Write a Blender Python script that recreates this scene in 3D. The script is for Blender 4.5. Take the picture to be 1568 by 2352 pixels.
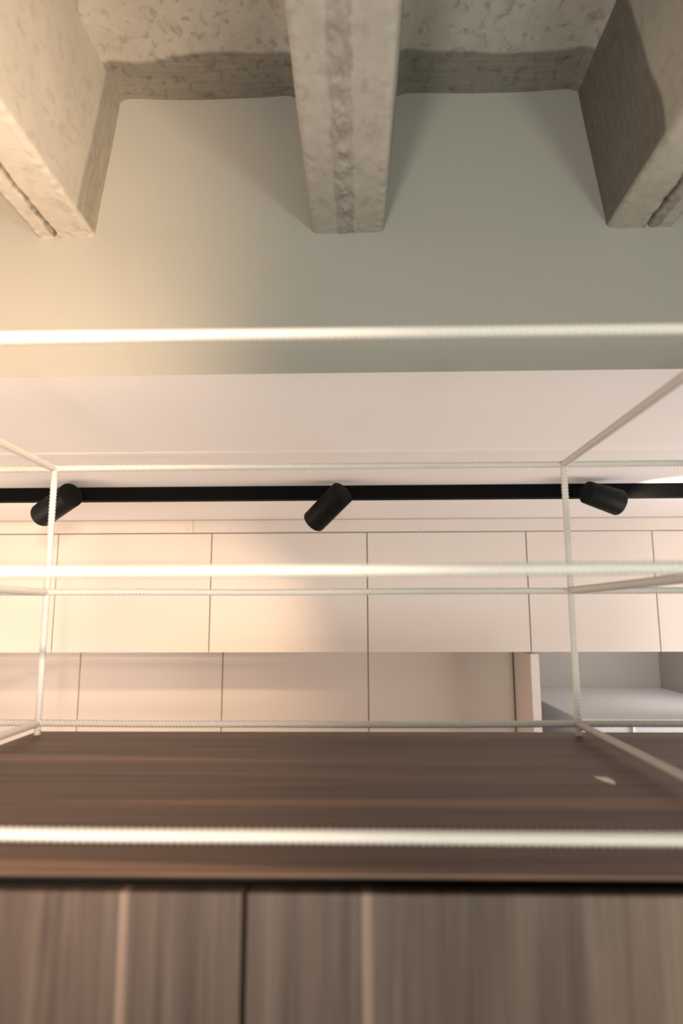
import bpy, bmesh, math, random
from math import pi, sin, cos, radians
from mathutils import Vector, Matrix, noise
for o in list(bpy.data.objects): bpy.data.objects.remove(o)
S = bpy.context.scene
COL = S.collection
H = 1.60                      # eye height; all z below are given relative to the eye and lifted by H

# ------------------------------------------------------------------ camera
cd = bpy.data.cameras.new('camera'); cam = bpy.data.objects.new('camera', cd); COL.objects.link(cam)
F_PX, PITCH, YAW, ROLL = 1483.1, .1556, .0248, -.0029
cd.sensor_fit = 'VERTICAL'; cd.sensor_height = 36.0; cd.sensor_width = 24.0
cd.lens = F_PX * 36.0 / 2352
cam.matrix_world = Matrix.Translation((0, 0, H)) @ Matrix.Rotation(YAW, 4, 'Z') @ Matrix.Rotation(pi/2 + PITCH, 4, 'X') @ Matrix.Rotation(ROLL, 4, 'Z')
cd.clip_start = .02; cd.clip_end = 60
cd.dof.use_dof = True; cd.dof.focus_distance = 2.1; cd.dof.aperture_fstop = 2.1
S.camera = cam
# ------------------------------------------------------------------ light
S.view_settings.view_transform = 'Standard'; S.view_settings.look = 'None'
S.view_settings.gamma = 1; S.view_settings.use_curve_mapping = False
S.view_settings.exposure = 0.0
W = bpy.data.worlds.new('world'); S.world = W; W.use_nodes = True
bg = W.node_tree.nodes['Background']
bg.inputs[0].default_value = (1.0, .90, .74, 1); bg.inputs[1].default_value = .5

def spot(name, loc, aim, watts, color, size=60, blend=.6, radius=.03):
    l = bpy.data.lights.new(name, 'SPOT'); l.energy = watts; l.color = color
    l.spot_size = radians(size); l.spot_blend = blend; l.shadow_soft_size = radius
    o = bpy.data.objects.new(name, l); COL.objects.link(o)
    o.location = Vector(loc) + Vector((0, 0, H))
    o.rotation_euler = (Vector(aim) - Vector(loc)).to_track_quat('-Z', 'Y').to_euler()
    return o
def area(name, loc, aim, watts, color, sx, sy):
    l = bpy.data.lights.new(name, 'AREA'); l.energy = watts; l.color = color
    l.shape = 'RECTANGLE'; l.size = sx; l.size_y = sy
    o = bpy.data.objects.new(name, l); COL.objects.link(o)
    o.location = Vector(loc) + Vector((0, 0, H))
    o.rotation_euler = (Vector(aim) - Vector(loc)).to_track_quat('-Z', 'Y').to_euler()
    return o
WARM = (1.0, .70, .42); WARM2 = (1.0, .80, .62)
# lamps of the room behind the photographer
spot('room_lamp', (.36, -1.0, .38), (-2.3, 4.0, -.45), 300, (1.0, .77, .60), 44, 1.0, .025)
spot('wall_wash_lamp', (-.12, -.4, .10), (-1.45, 1.45, .88), 310, (1.0, .67, .41), 68, 1.0, .08)
spot('low_lamp_left', (-.45, -1.5, -.42), (-.3, 1.6, .9), 140, (.95, .88, .80), 100, 1.0, .15)
spot('low_lamp_right', (1.4, -1.5, -.42), (.6, 1.6, .9), 95, (.92, 1.0, .84), 110, 1.0, .17)
area('window_daylight', (.7, -3.2, -.2), (.3, 2, .3), 38, (.86, 1.0, 1.0), 3.2, 1.6)
# added fill at both aisle ends to lift soffit and cabinets; no windows there
area('aisle_fill_right', (3.1, 2.45, -.5), (0, 2.6, .34), 54, (1.0, .90, .86), 1.6, 1.3)
area('aisle_fill_left', (-3.1, 2.45, -.5), (0, 2.6, .34), 40, (1.0, .78, .62), 1.6, 1.3)
area('alcove_fill', (2.60, 4.9, .0), (1.6, 5.5, -.40), 11.5, (1.0, .95, .90), 1.2, .5)  # added, unseen area light that brightens the alcove wall and worktop

# ------------------------------------------------------------------ helpers
def tag(o, label=None, cat=None, group=None, kind=None):
    if label: o['label'] = label
    if cat: o['category'] = cat
    if group: o['group'] = group
    if kind: o['kind'] = kind
    return o
def empty(name, loc):
    o = bpy.data.objects.new(name, None); COL.objects.link(o); o.location = (loc[0], loc[1], loc[2] + H)
    o.empty_display_size = .05
    return o
def link(name, me, mat, parent=None, smooth=False):
    me.name = name
    o = bpy.data.objects.new(name, me); COL.objects.link(o)
    if mat: me.materials.append(mat)
    if smooth:
        for p in me.polygons: p.use_smooth = True
    if parent:
        o.parent = parent
        o.location = -Vector(parent.location) if parent.parent is None else -(Vector(parent.location) + Vector(parent.parent.location))
    return o
class MB:
    """collects shapes, given in eye-relative coordinates, into one mesh"""
    def __init__(s): s.bm = bmesh.new()
    def box(s, x0, x1, y0, y1, z0, z1, bev=0, seg=2):
        b = bmesh.new(); bmesh.ops.create_cube(b, size=1)
        for v in b.verts:
            v.co = Vector(((x0+x1)/2 + v.co.x*(x1-x0), (y0+y1)/2 + v.co.y*(y1-y0), (z0+z1)/2 + v.co.z*(z1-z0)))
        if bev: bmesh.ops.bevel(b, geom=b.edges[:], offset=bev, segments=seg, profile=.5, affect='EDGES')
        s.add(b); return s
    def add(s, b):
        me = bpy.data.meshes.new('t'); b.to_mesh(me); b.free(); s.bm.from_mesh(me); bpy.data.meshes.remove(me)
    def lathe(s, prof, a, d, n=48):
        """prof: (r, t) list along axis from a in direction d"""
        d = Vector(d).normalized(); a = Vector(a); q = d.to_track_quat('Z', 'Y')
        rings = []
        for r, t in prof:
            rings.append([s.bm.verts.new(a + q @ Vector((r*cos(2*pi*k/n), r*sin(2*pi*k/n), t))) for k in range(n)])
        for i in range(len(rings)-1):
            for k in range(n):
                s.bm.faces.new((rings[i][k], rings[i][(k+1) % n], rings[i+1][(k+1) % n], rings[i+1][k]))
        s.bm.faces.new(rings[0][::-1]); s.bm.faces.new(rings[-1])
        return s
    def build(s, name, mat, parent=None, smooth=False, origin=None):
        bmesh.ops.recalc_face_normals(s.bm, faces=s.bm.faces[:])
        for v in s.bm.verts: v.co.z += H
        me = bpy.data.meshes.new(name); s.bm.to_mesh(me); s.bm.free()
        o = link(name, me, mat, parent)
        if smooth:
            me.set_sharp_from_angle(angle=radians(35))
            for p in me.polygons: p.use_smooth = True
        if parent is None and origin is not None:
            off = Vector((origin[0], origin[1], origin[2] + H)); me.transform(Matrix.Translation(-off)); o.location = off
        return o

# ------------------------------------------------------------------ materials
def newmat(name):
    m = bpy.data.materials.new(name); m.use_nodes = True; nt = m.node_tree
    return m, nt, nt.nodes['Principled BSDF']
def N(nt, t, **kw):
    n = nt.nodes.new(t)
    for k, v in kw.items():
        if isinstance(k, str) and hasattr(n, k) and not k.startswith('i_'): setattr(n, k, v)
    return n
def objco(nt, scale=(1, 1, 1), world=True):
    g = nt.nodes.new('ShaderNodeNewGeometry' if world else 'ShaderNodeTexCoord')
    mp = nt.nodes.new('ShaderNodeMapping'); mp.inputs['Scale'].default_value = scale
    nt.links.new(g.outputs['Position' if world else 'Object'], mp.inputs['Vector'])
    return mp.outputs[0]
def noise_n(nt, vec, scale, detail=4, rough=.55, dist=0):
    n = nt.nodes.new('ShaderNodeTexNoise'); n.inputs['Scale'].default_value = scale
    n.inputs['Detail'].default_value = detail; n.inputs['Roughness'].default_value = rough; n.inputs['Distortion'].default_value = dist
    nt.links.new(vec, n.inputs['Vector']); return n.outputs[0]
def ramp(nt, fac, stops):
    r = nt.nodes.new('ShaderNodeValToRGB'); el = r.color_ramp.elements
    while len(el) < len(stops): el.new(.5)
    for e, (p, c) in zip(el, stops):
        e.position = p; e.color = (c, c, c, 1) if isinstance(c, (int, float)) else tuple(c) + (1,)
    nt.links.new(fac, r.inputs[0]); return r.outputs[0]
def mix(nt, fac, a, b, mode='MIX'):
    m = nt.nodes.new('ShaderNodeMix'); m.data_type = 'RGBA'; m.blend_type = mode
    for sck, v in ((m.inputs[0], fac), (m.inputs[6], a), (m.inputs[7], b)):
        if isinstance(v, bpy.types.NodeSocket): nt.links.new(v, sck)
        elif isinstance(v, (int, float)): sck.default_value = v
        else: sck.default_value = tuple(v) + (1,)
    return m.outputs[2]
def math_n(nt, op, a, b=None, c=None):
    m = nt.nodes.new('ShaderNodeMath'); m.operation = op
    for i, v in enumerate((a, b, c)):
        if v is None: continue
        if isinstance(v, bpy.types.NodeSocket): nt.links.new(v, m.inputs[i])
        else: m.inputs[i].default_value = v
    return m.outputs[0]
def smooth_n(nt, v, lo, hi, a=0., b=1.):
    m = nt.nodes.new('ShaderNodeMapRange'); m.interpolation_type = 'SMOOTHSTEP'
    nt.links.new(v, m.inputs[0])
    for i, q in zip((1, 2, 3, 4), (lo, hi, a, b)):
        if isinstance(q, bpy.types.NodeSocket): nt.links.new(q, m.inputs[i])
        else: m.inputs[i].default_value = q
    return m.outputs[0]
def bump(nt, bsdf, h, strength=.3, dist=.002):
    b = nt.nodes.new('ShaderNodeBump'); b.inputs['Strength'].default_value = strength; b.inputs['Distance'].default_value = dist
    nt.links.new(h, b.inputs['Height']); nt.links.new(b.outputs[0], bsdf.inputs['Normal'])
def paint(name, c, rough=.5, var=.03, bscale=220, bstr=.05, metallic=0, coat=0, spec=.5):
    m, nt, b = newmat(name)
    v = objco(nt)
    n = noise_n(nt, v, 2.2, 3)
    lo = tuple(x*(1-var) for x in c); hi = tuple(min(1, x*(1+var)) for x in c)
    nt.links.new(mix(nt, n, lo, hi), b.inputs['Base Color'])
    b.inputs['Roughness'].default_value = rough; b.inputs['Metallic'].default_value = metallic
    b.inputs['Coat Weight'].default_value = coat; b.inputs['Specular IOR Level'].default_value = spec
    if bstr: bump(nt, b, noise_n(nt, v, bscale, 2), bstr, .001)
    return m
M = {}
YB, ZS, ZBEAM, ZSLAB = 1.516, .584, .958, 1.358
M['soffit'] = paint('white_soffit_paint', (.84, .82, .82), .75, .02, 150, .08)
M['bulkhead'] = paint('grey_wall_paint', (.33, .315, .28), .75, .03, 150, .10)
M['wall'] = paint('pale_wall_paint', (.54, .49, .455), .8)
M['floor'] = paint('floor_finish', (.68, .62, .56), .5)
M['cab'] = paint('white_lacquer', (.69, .62, .575), .38, .01, 300, .02)
M['cabbody'] = paint('white_cabinet_carcass', (.62, .57, .53), .5, .01)
M['top_white'] = paint('white_solid_surface', (.84, .83, .83), .35, .01)
M['block'] = paint('white_block_lacquer', (.62, .64, .68), .4, .01)
M['rebar'] = paint('cream_white_enamel', (.62, .58, .54), .5, .04, 90, .12, spec=.3)
M['black'] = paint('black_powder_coat', (.0045, .005, .0042), .5, .1, 900, .25, spec=.12)
M['track'] = paint('black_track_aluminium', (.0035, .0035, .0035), .6, .05, 900, .1, spec=.05)
M['dark'] = paint('dark_shadow_gap', (.015, .014, .013), .7, .1)
M['screw'] = paint('filled_screw_cap', (.55, .47, .42), .5)
M['offwhite'] = paint('cream_fleck_finish', (.86, .80, .70), .7, .04)
M['steel'] = paint('brushed_steel', (.75, .75, .76), .3, .02, metallic=1)
m, nt, b = newmat('lamp_glow'); b.inputs['Emission Color'].default_value = (1, .8, .58, 1); b.inputs['Emission Strength'].default_value = 12
b.inputs['Base Color'].default_value = (.9, .85, .8, 1); M['glow'] = m

def concrete(name, width, ylen=1.516, joint=None, nodes_base=((.30, .275, .235), (.43, .395, .345)), strip=.55, pit=1.0):
    """raw concrete; a dark brushed-on sealer band runs along the wall joint"""
    m, nt, b = newmat(name)
    v = objco(nt)
    big = noise_n(nt, v, 3.2, 5, .6, .3)
    col = mix(nt, ramp(nt, big, [(.3, 0), (.7, 1)]), *nodes_base)
    fine = noise_n(nt, v, 34, 5, .65)
    col = mix(nt, ramp(nt, fine, [(.25, .72), (.62, 1.0)]), (.6, .58, .54), col, 'MIX')
    # soft dark mottles and small air holes
    mo = noise_n(nt, objco(nt, (1, .8, 1)), 42, 3, .5, .6)
    pits = smooth_n(nt, mo, .74, .50)
    pits = math_n(nt, 'ADD', math_n(nt, 'MULTIPLY', pits, .5*pit), 1 - .5*pit)
    col = mix(nt, pits, (.15, .135, .11), col)
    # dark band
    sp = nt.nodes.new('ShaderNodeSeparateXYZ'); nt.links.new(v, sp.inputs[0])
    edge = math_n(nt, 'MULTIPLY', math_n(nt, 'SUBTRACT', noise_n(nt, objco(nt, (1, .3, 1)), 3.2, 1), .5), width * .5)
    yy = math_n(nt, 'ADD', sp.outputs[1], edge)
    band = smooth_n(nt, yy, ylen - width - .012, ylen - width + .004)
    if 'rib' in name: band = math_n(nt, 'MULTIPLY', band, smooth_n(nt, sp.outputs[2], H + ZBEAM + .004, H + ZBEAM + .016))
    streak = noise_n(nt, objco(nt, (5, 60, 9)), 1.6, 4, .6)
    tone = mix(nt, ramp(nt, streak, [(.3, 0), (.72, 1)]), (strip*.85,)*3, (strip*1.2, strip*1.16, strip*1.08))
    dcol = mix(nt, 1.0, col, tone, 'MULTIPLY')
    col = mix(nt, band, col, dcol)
    if joint:      # grubby mortar strip along the cast joint of the rib: (x, half width, tone)
        jx = math_n(nt, 'ABSOLUTE', math_n(nt, 'SUBTRACT', math_n(nt, 'ADD', sp.outputs[0], math_n(nt, 'MULTIPLY', math_n(nt, 'SUBTRACT', noise_n(nt, v, 14, 3), .5), .022)), joint[0]))
        lowz = smooth_n(nt, sp.outputs[2], H + ZBEAM + .03, H + ZBEAM + .015)
        jm = math_n(nt, 'MULTIPLY', math_n(nt, 'MULTIPLY', smooth_n(nt, jx, joint[1] + .006, joint[1] - .002), lowz), ramp(nt, noise_n(nt, v, 30, 4, .6), [(.35, .35), (.65, 1)]))
        col = mix(nt, math_n(nt, 'MULTIPLY', jm, joint[2]), col, (.12, .11, .088))
    nt.links.new(col, b.inputs['Base Color'])
    b.inputs['Roughness'].default_value = .8
    h = math_n(nt, 'ADD', math_n(nt, 'MULTIPLY', pits, .8), math_n(nt, 'MULTIPLY', fine, .35))
    bump(nt, b, h, .35, .002)
    return m
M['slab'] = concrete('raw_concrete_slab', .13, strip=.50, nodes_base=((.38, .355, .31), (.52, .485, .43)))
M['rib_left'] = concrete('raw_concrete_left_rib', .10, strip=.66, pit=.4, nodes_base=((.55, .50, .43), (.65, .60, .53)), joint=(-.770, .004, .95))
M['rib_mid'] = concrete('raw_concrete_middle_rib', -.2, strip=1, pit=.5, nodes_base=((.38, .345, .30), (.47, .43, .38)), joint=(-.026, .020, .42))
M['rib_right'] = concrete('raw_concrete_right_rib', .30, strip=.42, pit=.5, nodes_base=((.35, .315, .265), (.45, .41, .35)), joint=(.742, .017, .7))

def walnut(name, axis, stripes):
    """axis 'x': grain runs along x (counter top); 'z': vertical grain (doors). stripes: list of
    (centre, half width at 0, slope, growth, lo, hi) pale sapwood bands of the veneer."""
    m, nt, b = newmat(name)
    if axis == 'x': sc, sc2 = (.55, 11, 1), (2.2, 150, 1)
    else: sc, sc2 = (13, 1, .95), (170, 1, 2.4)
    v = objco(nt, sc); v2 = objco(nt, sc2)
    a = noise_n(nt, v, 1.6, 5, .6, 1.3)
    fine = noise_n(nt, v2, 1.0, 3, .6)
    if axis == 'x': c0, c1, c2, sap = (.062, .034, .022), (.118, .066, .044), (.168, .098, .064), (.28, .15, .088)
    else: c0, c1, c2, sap = (.062, .041, .032), (.105, .072, .056), (.145, .103, .080), (.26, .178, .137)
    col = ramp(nt, a, [(.30, c0), (.52, c1), (.74, c2)])
    col = mix(nt, ramp(nt, fine, [(.35, .35), (.62, 0)]), col, tuple(x*.45 for x in c0))
    sp = nt.nodes.new('ShaderNodeSeparateXYZ'); nt.links.new(objco(nt), sp.inputs[0])
    along, across = (sp.outputs[0], sp.outputs[1]) if axis == 'x' else (sp.outputs[2], sp.outputs[0])
    wob = math_n(nt, 'MULTIPLY', math_n(nt, 'SUBTRACT', noise_n(nt, objco(nt, (2.2, .5, .5) if axis == 'x' else (.5, .5, 2.6)), 1, 2), .5), .02 if axis == 'x' else .006)
    ac = math_n(nt, 'ADD', across, wob)
    for (c, slope, w0, wg, soft, amt) in stripes:
        cen = math_n(nt, 'MULTIPLY_ADD', along, slope, c)
        wid = math_n(nt, 'MAXIMUM', math_n(nt, 'MULTIPLY_ADD', along, wg, w0), 0)
        d = math_n(nt, 'SUBTRACT', wid, math_n(nt, 'ABSOLUTE', math_n(nt, 'SUBTRACT', ac, cen)))
        f = math_n(nt, 'MULTIPLY', smooth_n(nt, d, -soft*.3, soft), amt)
        f = math_n(nt, 'MULTIPLY', f, ramp(nt, fine, [(.3, .7), (.6, 1.)]))
        col = mix(nt, f, col, sap)
    nt.links.new(col, b.inputs['Base Color'])
    b.inputs['Roughness'].default_value = .5; b.inputs['Specular IOR Level'].default_value = .34 if axis == 'x' else .25
    bump(nt, b, fine, .08, .0005)
    return m
M['walnut_top'] = walnut('walnut_veneer_top', 'x', [
    (1.245, -.040, .000, -.052, .012, .6),
    (.985, .004, .022, .030, .016, .65),
    (.735, -.02, .008, -.03, .010, .8)])
M['walnut_door'] = walnut('walnut_veneer_door', 'z', [
    (-.2475, 0, .006, 0, .003, .85),
    (.008, 0, .0065, 0, .003, .8),
    (-.1165, 0, .0015, 0, .003, .5),
    (.50, 0, .26, 0, .20, .8)])

# ------------------------------------------------------------------ setting
def struct(mb, name, mat, smooth=False):
    o = mb.build(name, mat, smooth=smooth); o['kind'] = 'structure'; return o
YB, ZS, ZBEAM, ZSLAB = 1.516, .584, .958, 1.358
struct(MB().box(-3.3, 3.3, -3.3, 6.0, -1.7, -1.6), 'floor', M['floor'])
struct(MB().box(-3.3, 3.3, 5.88, 6.0, -1.6, .584), 'wall_back', M['wall'])
struct(MB().box(-3.3, -3.2, -3.3, 5.88, -1.6, 1.5), 'wall_left', M['wall'])
struct(MB().box(3.2, 3.3, -3.3, 5.88, -1.6, 1.5), 'wall_right', M['wall'])
struct(MB().box(2.64, 2.74, 4.45, 5.88, -1.6, .584), 'wall_alcove', M['wall'])
# soffit: a lowered ceiling with a slightly wavy front arris and a shallow plaster joint
bm = bmesh.new()
prof = [(YB - .0006, 0), (YB + .006, 0), (2.20, 0), (2.27, 0), (2.29, -.0035), (2.335, -.0035), (2.355, 0), (2.6, 0), (5.88, 0)]
xs = [-3.2 + 6.4*i/128 for i in range(129)]
rows = []
for (y, dz) in prof:
    rows.append([bm.verts.new((x, y, ZS + dz)) for x in xs])
for i in range(len(rows)-1):
    for k in range(len(xs)-1): bm.faces.new((rows[i][k], rows[i][k+1], rows[i+1][k+1], rows[i+1][k]))
mb = MB(); mb.add(bm)
mb.box(-3.2, 3.2, YB + .03, 5.88, ZS + .02, ZS + .06)
o = struct(mb, 'ceiling_soffit', M['soffit'])
struct(MB().box(-3.2, 3.2, YB, YB + .028, ZS + .0004, 1.5), 'wall_bulkhead', M['bulkhead'])
# fascia boards above the wall cabinets, with a butt joint and filled screw holes
for k, (a, b_) in enumerate(((-3.2, -1.0345), (-1.0325, 3.2))):
    f = struct(MB().box(a, b_, 4.006, 4.024, .502, ZS - .003, .0008, 1), 'trim_%d' % (k+1), M['cab'])
    for x in ((-1.069,) if k == 0 else (-.804, .389)):
        c = MB().lathe([(.006, 0), (.006, .0012)], (x, 4.0062, .524), (0, -1, 0), 20).build('screw_cap', M['screw'], f)
# ribbed slab
slab_edges = [(-3.2, -2.08), (-2.02, -1.36), (-1.31, -.87), (-.617, -.16), (.116, .578), (.85, 1.31), (1.36, 2.02), (2.08, 3.2)]
bm = bmesh.new()
def slab_bay(bm, x0, x1):
    nx, ny = 48, 40
    x0 -= .02; x1 += .02; w = x1 - x0
    g = []
    for j in range(ny+1):
        t = j/ny; y = YB + .005 - (1-(1-t)**1) * 1.2 if j < ny else -3.2
        row = []
        for i in range(nx+1):
            u = i/nx; x = x0 + w*u
            e = min(x - x0, x1 - x)
            cove = .022*max(0, 1 - e/.045)**2
            z = ZSLAB - cove - .008*sin(pi*u) + .004*noise.noise(Vector((x*6, y*6, 1)))
            row.append(bm.verts.new((x, y, z)))
        g.append(row)
    for j in range(ny):
        for i in range(nx): bm.faces.new((g[j][i], g[j][i+1], g[j+1][i+1], g[j+1][i]))
for a, c in ((-1.33, -.617 - .24), (-.617, -.16), (.116, .578), (.85, 1.33)): slab_bay(bm, a, c)
mb = MB(); mb.add(bm); mb.box(-3.2, 3.2, -3.2, YB, ZSLAB + .03, ZSLAB + .12)
struct(mb, 'ceiling', M['slab'], smooth=True)

def rib(label, bx0, bx1, tx0, tx1, mat, seam, seam_amp, seam_w, fine=True, seed=0, crack=0):
    """tapered concrete rib; bottom face carries a rough cast joint running its length"""
    bm = bmesh.new()
    r = .012
    prof = []      # (x, z) from top-left round to top-right
    zt, zb = ZSLAB + .04, ZBEAM
    for i in range(13): t = i/12; prof.append((tx0 + (bx0 - tx0)*t, zt + (zb + r - zt)*t))
    for i in range(1, 5): a = pi/2*i/4; prof.append((bx0 + r*(1-cos(a)), zb + r*(1-sin(a))))
    nb = 60 if fine else 6
    for i in range(1, nb): prof.append((bx0 + r + (bx1 - bx0 - 2*r)*i/nb, zb))
    for i in range(4, -1, -1): a = pi/2*i/4; prof.append((bx1 - r*(1-cos(a)), zb + r*(1-sin(a))))
    for i in range(1, 13): t = i/12; prof.append((bx1 + (tx1 - bx1)*t, zb + r + (zt - zb - r)*t))
    ys = [YB + .004 - .006*i for i in range(150)] if fine else [YB + .004, .6]
    ys += [.5, 0, -1, -2, -3.2]
    g = []
    for y in ys:
        row = []
        for (x, z) in prof:
            xx, zz = x, z
            if fine:
                q = Vector((x*9 + seed, y*9, z*9))
                d = .0016*noise.noise(q) + .0006*noise.noise(q*3.1)
                if z < zb + r*1.01:
                    c = seam + .010*noise.noise(Vector((seed, y*5, 0)))
                    k = math.exp(-((x - c)/seam_w)**2)
                    n1 = noise.noise(Vector((x*45, y*30, seed))) + .6*noise.noise(Vector((x*110, y*85, seed)))
                    zz += k*seam_amp*(n1*1.1 + (.45 if crack else -.15))
                    if crack:
                        cc = seam + crack*.0 + .006*noise.noise(Vector((seed+5, y*11, 0))) + .003*noise.noise(Vector((seed, y*60, 0)))
                        zz += .014*math.exp(-((x - cc)/.0042)**2)
                    zz += d
                    if min(x - bx0, bx1 - x) < .02: zz += .0018*noise.noise(Vector((x*60, y*60, 7)))
                else:
                    xx += d
                if y > YB - .03: zz -= .002*noise.noise(Vector((x*70, y*70, 2))) if z < zb + .05 else 0
            row.append(bm.verts.new((xx, y, zz)))
        g.append(row)
    for j in range(len(ys)-1):
        for i in range(len(prof)-1): bm.faces.new((g[j][i], g[j][i+1], g[j+1][i+1], g[j+1][i]))
    mb = MB(); mb.add(bm)
    o = mb.build('ceiling_rib', M[mat], smooth=False)
    for p in o.data.polygons: p.use_smooth = True
    o['kind'] = 'structure'
    return o
rib('l', -.821, -.670, -.874, -.617, 'rib_left', -.770, .0018, .014, True, 3, crack=1)
rib('m', -.111, .073, -.160, .116, 'rib_mid', -.026, .0062, .020, True, 11)
rib('r', .634, .799, .578, .850, 'rib_right', .735, .006, .016, True, 23, crack=1)
rib('o', -1.56, -1.41, -1.62, -1.33, 'rib_left', -1.5, 0, .02, False)
rib('o', 1.39, 1.55, 1.33, 1.62, 'rib_right', 1.47, 0, .02, False)
# bead of caulk where slab and ribs meet the painted bulkhead
# ------------------------------------------------------------------ white cabinets at the back
def upper_cabinet(x0, x1, label):
    e = empty('wall_cabinet', ((x0+x1)/2, 4.2, -.233)); tag(e, label, 'cabinet', 'flush white wall cabinets under the soffit')
    MB().box(x0 + .012, x1 - .012, 4.022, 4.48, -.229, .498).build('cabinet_body', M['cabbody'], e)
    MB().box(x0 + .0032, x1 - .0032, 4.0, 4.019, -.233, .4955, .0007, 1).build('door', M['cab'], e)
UL = ['white wall cabinet at far left, cut off by the photo edge',
      'white wall cabinet behind the left rear post of the rebar rack, under the left spotlight',
      'white wall cabinet left of the middle seam, behind and below the middle black spotlight',
      'white wall cabinet right of the middle seam, between middle and right spotlights',
      'white wall cabinet behind the right rear post, over the open alcove',
      'white wall cabinet at far right, only a narrow strip in frame']
UX = [-2.853, -1.883, -.912, .059, 1.042, 1.814, 2.64]
for i in range(6): upper_cabinet(UX[i], UX[i+1], UL[i])
def tall_cabinet(x0, x1, label):
    e = empty('base_cabinet', ((x0+x1)/2, 4.6, -1.6)); tag(e, label, 'cabinet', 'set-back white cabinets below the wall cabinets')
    MB().box(x0 + .012, x1 - .012, 4.472, 5.0, -1.5, -.231).build('cabinet_body', M['cabbody'], e)
    MB().box(x0 + .0032, x1 - .0032, 4.45, 4.469, -1.495, -.231, .0007, 1).build('door', M['cab'], e)
    MB().box(x0, x1, 4.51, 4.53, -1.6, -1.5).build('plinth', M['cabbody'], e)
TX = [-2.87, -1.889, -.916, .066, 1.034]
TL = ['set-back white lower cabinet at far left, crossed by the left rear rack post shadow',
      'set-back white lower cabinet, second from left, just right of the left rack post',
      'set-back white lower cabinet left of the middle seam, above the walnut top',
      'set-back white lower cabinet beside the end panel, right of the middle seam']
for i in range(4): tall_cabinet(TX[i], TX[i+1], TL[i])
o = MB().box(1.040, 1.090, 4.02, 5.87, -1.6, -.245, .001, 1).build('end_panel', M['cab'], origin=(1.065, 4.02, -1.6))
tag(o, 'thick white upright end panel closing the lower cabinets, left side of the alcove', 'panel')
# white counter block standing in the alcove
e = empty('counter_block', (2.0, 5.0, -1.6)); tag(e, 'white counter with pale top standing in the alcove on the right', 'counter')
MB().box(1.375, 2.63, 4.165, 5.87, -1.6, -.667, .001, 1).build('counter_body', M['block'], e)
MB().box(1.370, 2.635, 4.150, 5.875, -.665, -.650, .002, 2).build('worktop', M['top_white'], e)
h = MB().box(1.670, 1.686, 4.140, 4.164, -1.2, -.668, .002, 2).build('handle', M['steel'], e); h['label'] = 'slim upright steel handle'

# ------------------------------------------------------------------ lighting track and spotlights
YT = 2.93
tr = empty('lighting_track', (0, YT, ZS)); tag(tr, 'long black surface-mounted lighting track under the white soffit', 'lighting track')
mb = MB()
mb.box(-3.15, 3.15, YT, YT + .006, .521, .5838, .0008, 1); mb.box(-3.15, 3.15, YT + .044, YT + .05, .521, .5838, .0008, 1)
mb.box(-3.15, 3.15, YT + .006, YT + .044, .565, .583); mb.box(-3.15, 3.15, YT + .006, YT + .017, .521, .526); mb.box(-3.15, 3.15, YT + .033, YT + .044, .521, .526)
mb.build('track_profile', M['track'], tr)
MB().box(-3.14, 3.14, YT + .018, YT + .032, .540, .566).build('conductor_insert', M['dark'], tr)
def spotlight(front, back, r, label, watts, size, color, mount, blend=.5, r2=None):
    f, b_ = Vector(front), Vector(back); d = (f - b_).normalized(); L = (f - b_).length
    e = empty('track_spotlight', (mount, YT + .025, .521)); tag(e, label, 'spotlight', 'black cylinder spotlights on the track')
    r2 = r2 or r
    MB().lathe([(r2*.9, 0), (r2*.985, .002), (r2, .006), (r - .0, L - .004), (r - .0015, L), (r - .006, L), (r - .007, L - .035), (.001, L - .036)], b_, d, 64).build('lamp_housing', M['black'], e, smooth=True)
    MB().lathe([(r - .009, 0), (r*.6, -.02), (.004, -.022)][::-1], b_ + d*(L - .006), d, 48).build('reflector', M['black'], e, smooth=True)
    MB().lathe([(r*.55, 0), (r*.55, .003)], b_ + d*(L - .031), d, 40).build('lamp_lens', M['glow'], e)
    MB().box(mount - .028, mount + .028, YT - .010, YT - .0005, .528, .566, .002, 2).build('track_adapter', M['black'], e)
    p = b_ + d*L*.35; q = Vector((mount, YT - .008, .545))
    MB().lathe([(.009, 0), (.009, (p - q).length)], q, p - q, 20).build('swivel_stem', M['black'], e, smooth=True)
    s = spot('spotlight_lamp', tuple(b_ + d*(L - .002)), tuple(b_ + d*(L + 1)), watts, color, size, blend, .035)
    loc = s.location.copy(); s.parent = e; s.location = loc - e.location
spotlight((-.202, 2.94, .416), (-.063, 2.82, .532), .056, 'black cylinder spotlight at the middle of the track, tilted down to the left', 100, 100, WARM, -.085, 1.0)
spotlight((-1.462, 2.925, .453), (-1.268, 2.79, .524), .056, 'leftmost black cylinder spotlight, behind the left rear rack post, aimed left', 34, 110, WARM, -1.31, .9)
spotlight((1.158, 2.85, .480), (1.000, 2.80, .520), .058, 'rightmost black cylinder spotlight, beside the right rear rack post, aimed right', 60, 110, (1, .80, .64), 1.01, 1.0, .050)

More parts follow.
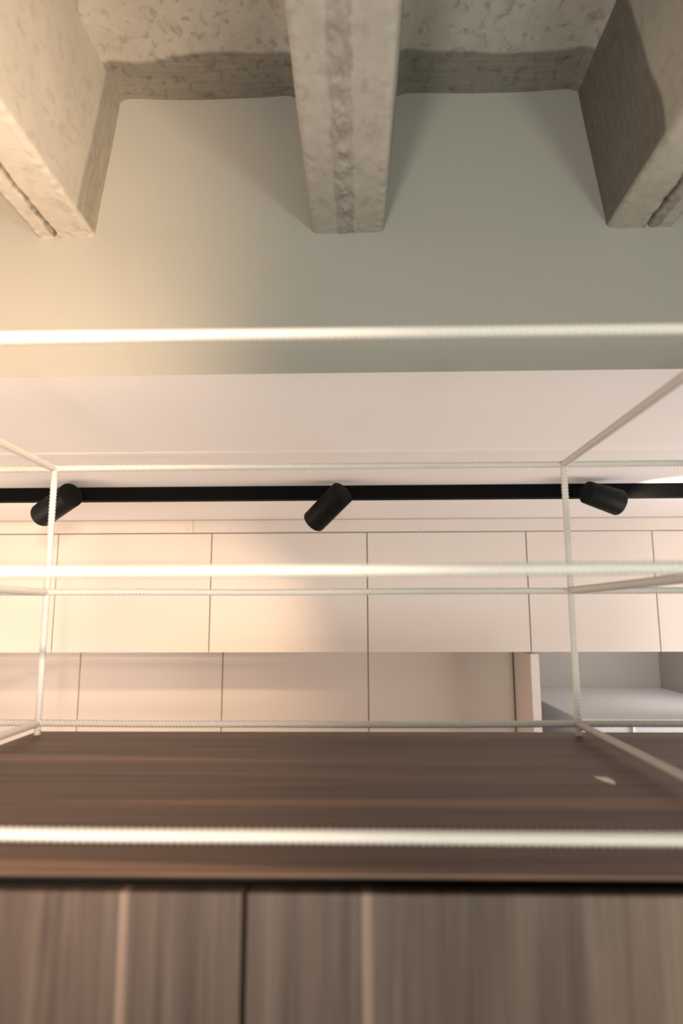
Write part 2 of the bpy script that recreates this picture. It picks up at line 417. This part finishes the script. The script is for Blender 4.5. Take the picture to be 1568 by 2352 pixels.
# ------------------------------------------------------------------ walnut sideboard
ZW = -.2696
for i, (a, b_) in enumerate(((-.742, -.121), (-.121, .490), (.490, 1.10))):
    e = empty('walnut_cabinet', ((a+b_)/2, 1.1, -1.6))
    tag(e, ['walnut base cabinet left of the dark door gap, pale sapwood stripe in its door',
            'walnut base cabinet right of the dark door gap, wide grey-brown door',
            'walnut base cabinet at the right end, under the same walnut top'][i], 'cabinet', 'walnut base cabinets under the walnut top')
    MB().box(a + .0005, b_ - .0005, .752, 1.53, -1.5, -.2955).build('cabinet_body', M['dark'], e)
    MB().box(a + .0024, b_ - .0024, .728, .748, -1.49, -.2895, .0035, 3).build('door', M['walnut_door'], e)
    MB().box(a + .001, b_ - .001, .80, .82, -1.6, -1.5).build('plinth', M['dark'], e)
mb = MB().box(-.750, 1.12, .727, 1.548, ZW - .005, ZW, .0018, 3)
o = mb.build('walnut_worktop', M['walnut_top'], origin=(.18, 1.13, ZW - .005))
tag(o, 'long dark walnut worktop with pale sapwood streaks, under the rebar rack', 'worktop')
o = MB().box(-.735, 1.10, .775, 1.53, -.2950, ZW - .0052).build('worktop_support', M['dark'], origin=(.18, 1.13, -.295))
o.parent = bpy.data.objects['walnut_worktop']; o.location = Vector((0, 0, -.295 - (ZW - .005)))
o['label'] = 'black recessed strip under the top'
# thin cream shape with a jagged outline, raised slightly off the walnut
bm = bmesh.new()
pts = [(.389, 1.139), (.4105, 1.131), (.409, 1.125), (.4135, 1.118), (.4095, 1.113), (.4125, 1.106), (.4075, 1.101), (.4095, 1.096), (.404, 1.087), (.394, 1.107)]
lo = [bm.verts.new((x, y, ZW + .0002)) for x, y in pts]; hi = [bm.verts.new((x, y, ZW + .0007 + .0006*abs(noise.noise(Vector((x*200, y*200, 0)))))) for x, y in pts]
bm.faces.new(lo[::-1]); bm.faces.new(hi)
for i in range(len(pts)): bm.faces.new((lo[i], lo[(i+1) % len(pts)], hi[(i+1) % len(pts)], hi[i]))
mb = MB(); mb.add(bm); o = mb.build('cream_fleck', M['offwhite'], origin=(.40, 1.11, ZW))
tag(o, 'small thin cream shape with a jagged edge on the walnut top near the right rear post', 'fleck')

# ------------------------------------------------------------------ welded rebar rack
def rebar(name, a, b_, parent, r=.0066, amp=.0019, pitch=.0082, fine=True, twist=1, spin=0):
    a, b_ = Vector(a), Vector(b_); L = (b_ - a).length; d = (b_ - a).normalized(); q = d.to_track_quat('Z', 'Y')
    n = 16; per = 6 if fine else 0
    ns = max(2, int(L/pitch*per)) if fine else 2
    bow = .0007*L
    verts = []; faces = []
    for i in range(ns + 1):
        t = L*i/ns
        w = bow*sin(pi*t/L) * noise.noise(Vector((a.x + spin, a.z*7, t*2.3)))*2
        for k in range(n):
            th = 2*pi*k/n + spin
            s = 1 if th % (2*pi) < pi else -1
            ph = t/pitch + twist*s*.55*(th % pi)/pi
            c = cos(2*pi*ph)
            rr = r + amp*(max(0, c)**1.5)*min(1, abs(sin(th - spin))*2.2) + .0009*(abs(cos(th - spin)) > .985) if fine else r + amp*.6
            verts.append(a + q @ Vector((rr*cos(th) + w, rr*sin(th) + w*.5, t)) + Vector((0, 0, H)))
    for i in range(ns):
        for k in range(n):
            faces.append((i*n + k, i*n + (k+1) % n, (i+1)*n + (k+1) % n, (i+1)*n + k))
    faces.append(tuple(range(n))[::-1]); faces.append(tuple(ns*n + k for k in range(n)))
    me = bpy.data.meshes.new(name); me.from_pydata([tuple(v) for v in verts], [], faces); me.update()
    for p in me.polygons: p.use_smooth = True
    return link(name, me, M['rebar'], parent)
XL, XR, YR, YF = -.7257, .4865, 1.500, .763
ZBt, ZM, ZT = -.2444, .0499, .3455
rack = empty('rebar_rack', ((XL+XR)/2, (YR+YF)/2, ZW))
tag(rack, 'open cream-white rack welded from twisted rebar, standing on the walnut top', 'rack')
B = 1.212
sp = 0
for z in (ZBt, ZM, ZT):
    for y in (YR, YF):
        sp += 1.3
        rebar('long_rail', (XL - B, y, z), (XR + B, y, z), rack, twist=(1 if y == YR else -1), spin=sp, r=.0066 if y == YR else .0068)
    for x in (XL - B, XL, XR, XR + B):
        sp += .9
        vis = x in (XL, XR)
        rebar('cross_rail', (x, YF, z), (x, YR, z), rack, fine=vis, spin=sp, twist=-1)
for x in (XL - B, XL, XR, XR + B):
    for y in (YR, YF):
        sp += .7
        vis = x in (XL, XR) and y == YR
        zb = -1.6 if x in (XL - B, XR + B) else ZW + .0005
        if y == YR or x in (XL - B, XR + B) or x in (XL, XR):
            rebar('post', (x, y, zb), (x, y, ZT + .002), rack, fine=vis, spin=sp, twist=1)
# small weld beads at the visible joints
for x in (XL, XR):
    for z in (ZBt, ZM, ZT):
        b = bmesh.new(); bmesh.ops.create_icosphere(b, subdivisions=3, radius=.0098)
        for v in b.verts:
            v.co = Vector((v.co.x*1.0, v.co.y*.9, v.co.z*.95))*(1 + .18*noise.noise(v.co*220 + Vector((x, z, 0))*9)) + Vector((x, YR, z))
        mb = MB(); mb.add(b); mb.build('weld_bead', M['rebar'], rack, smooth=True)
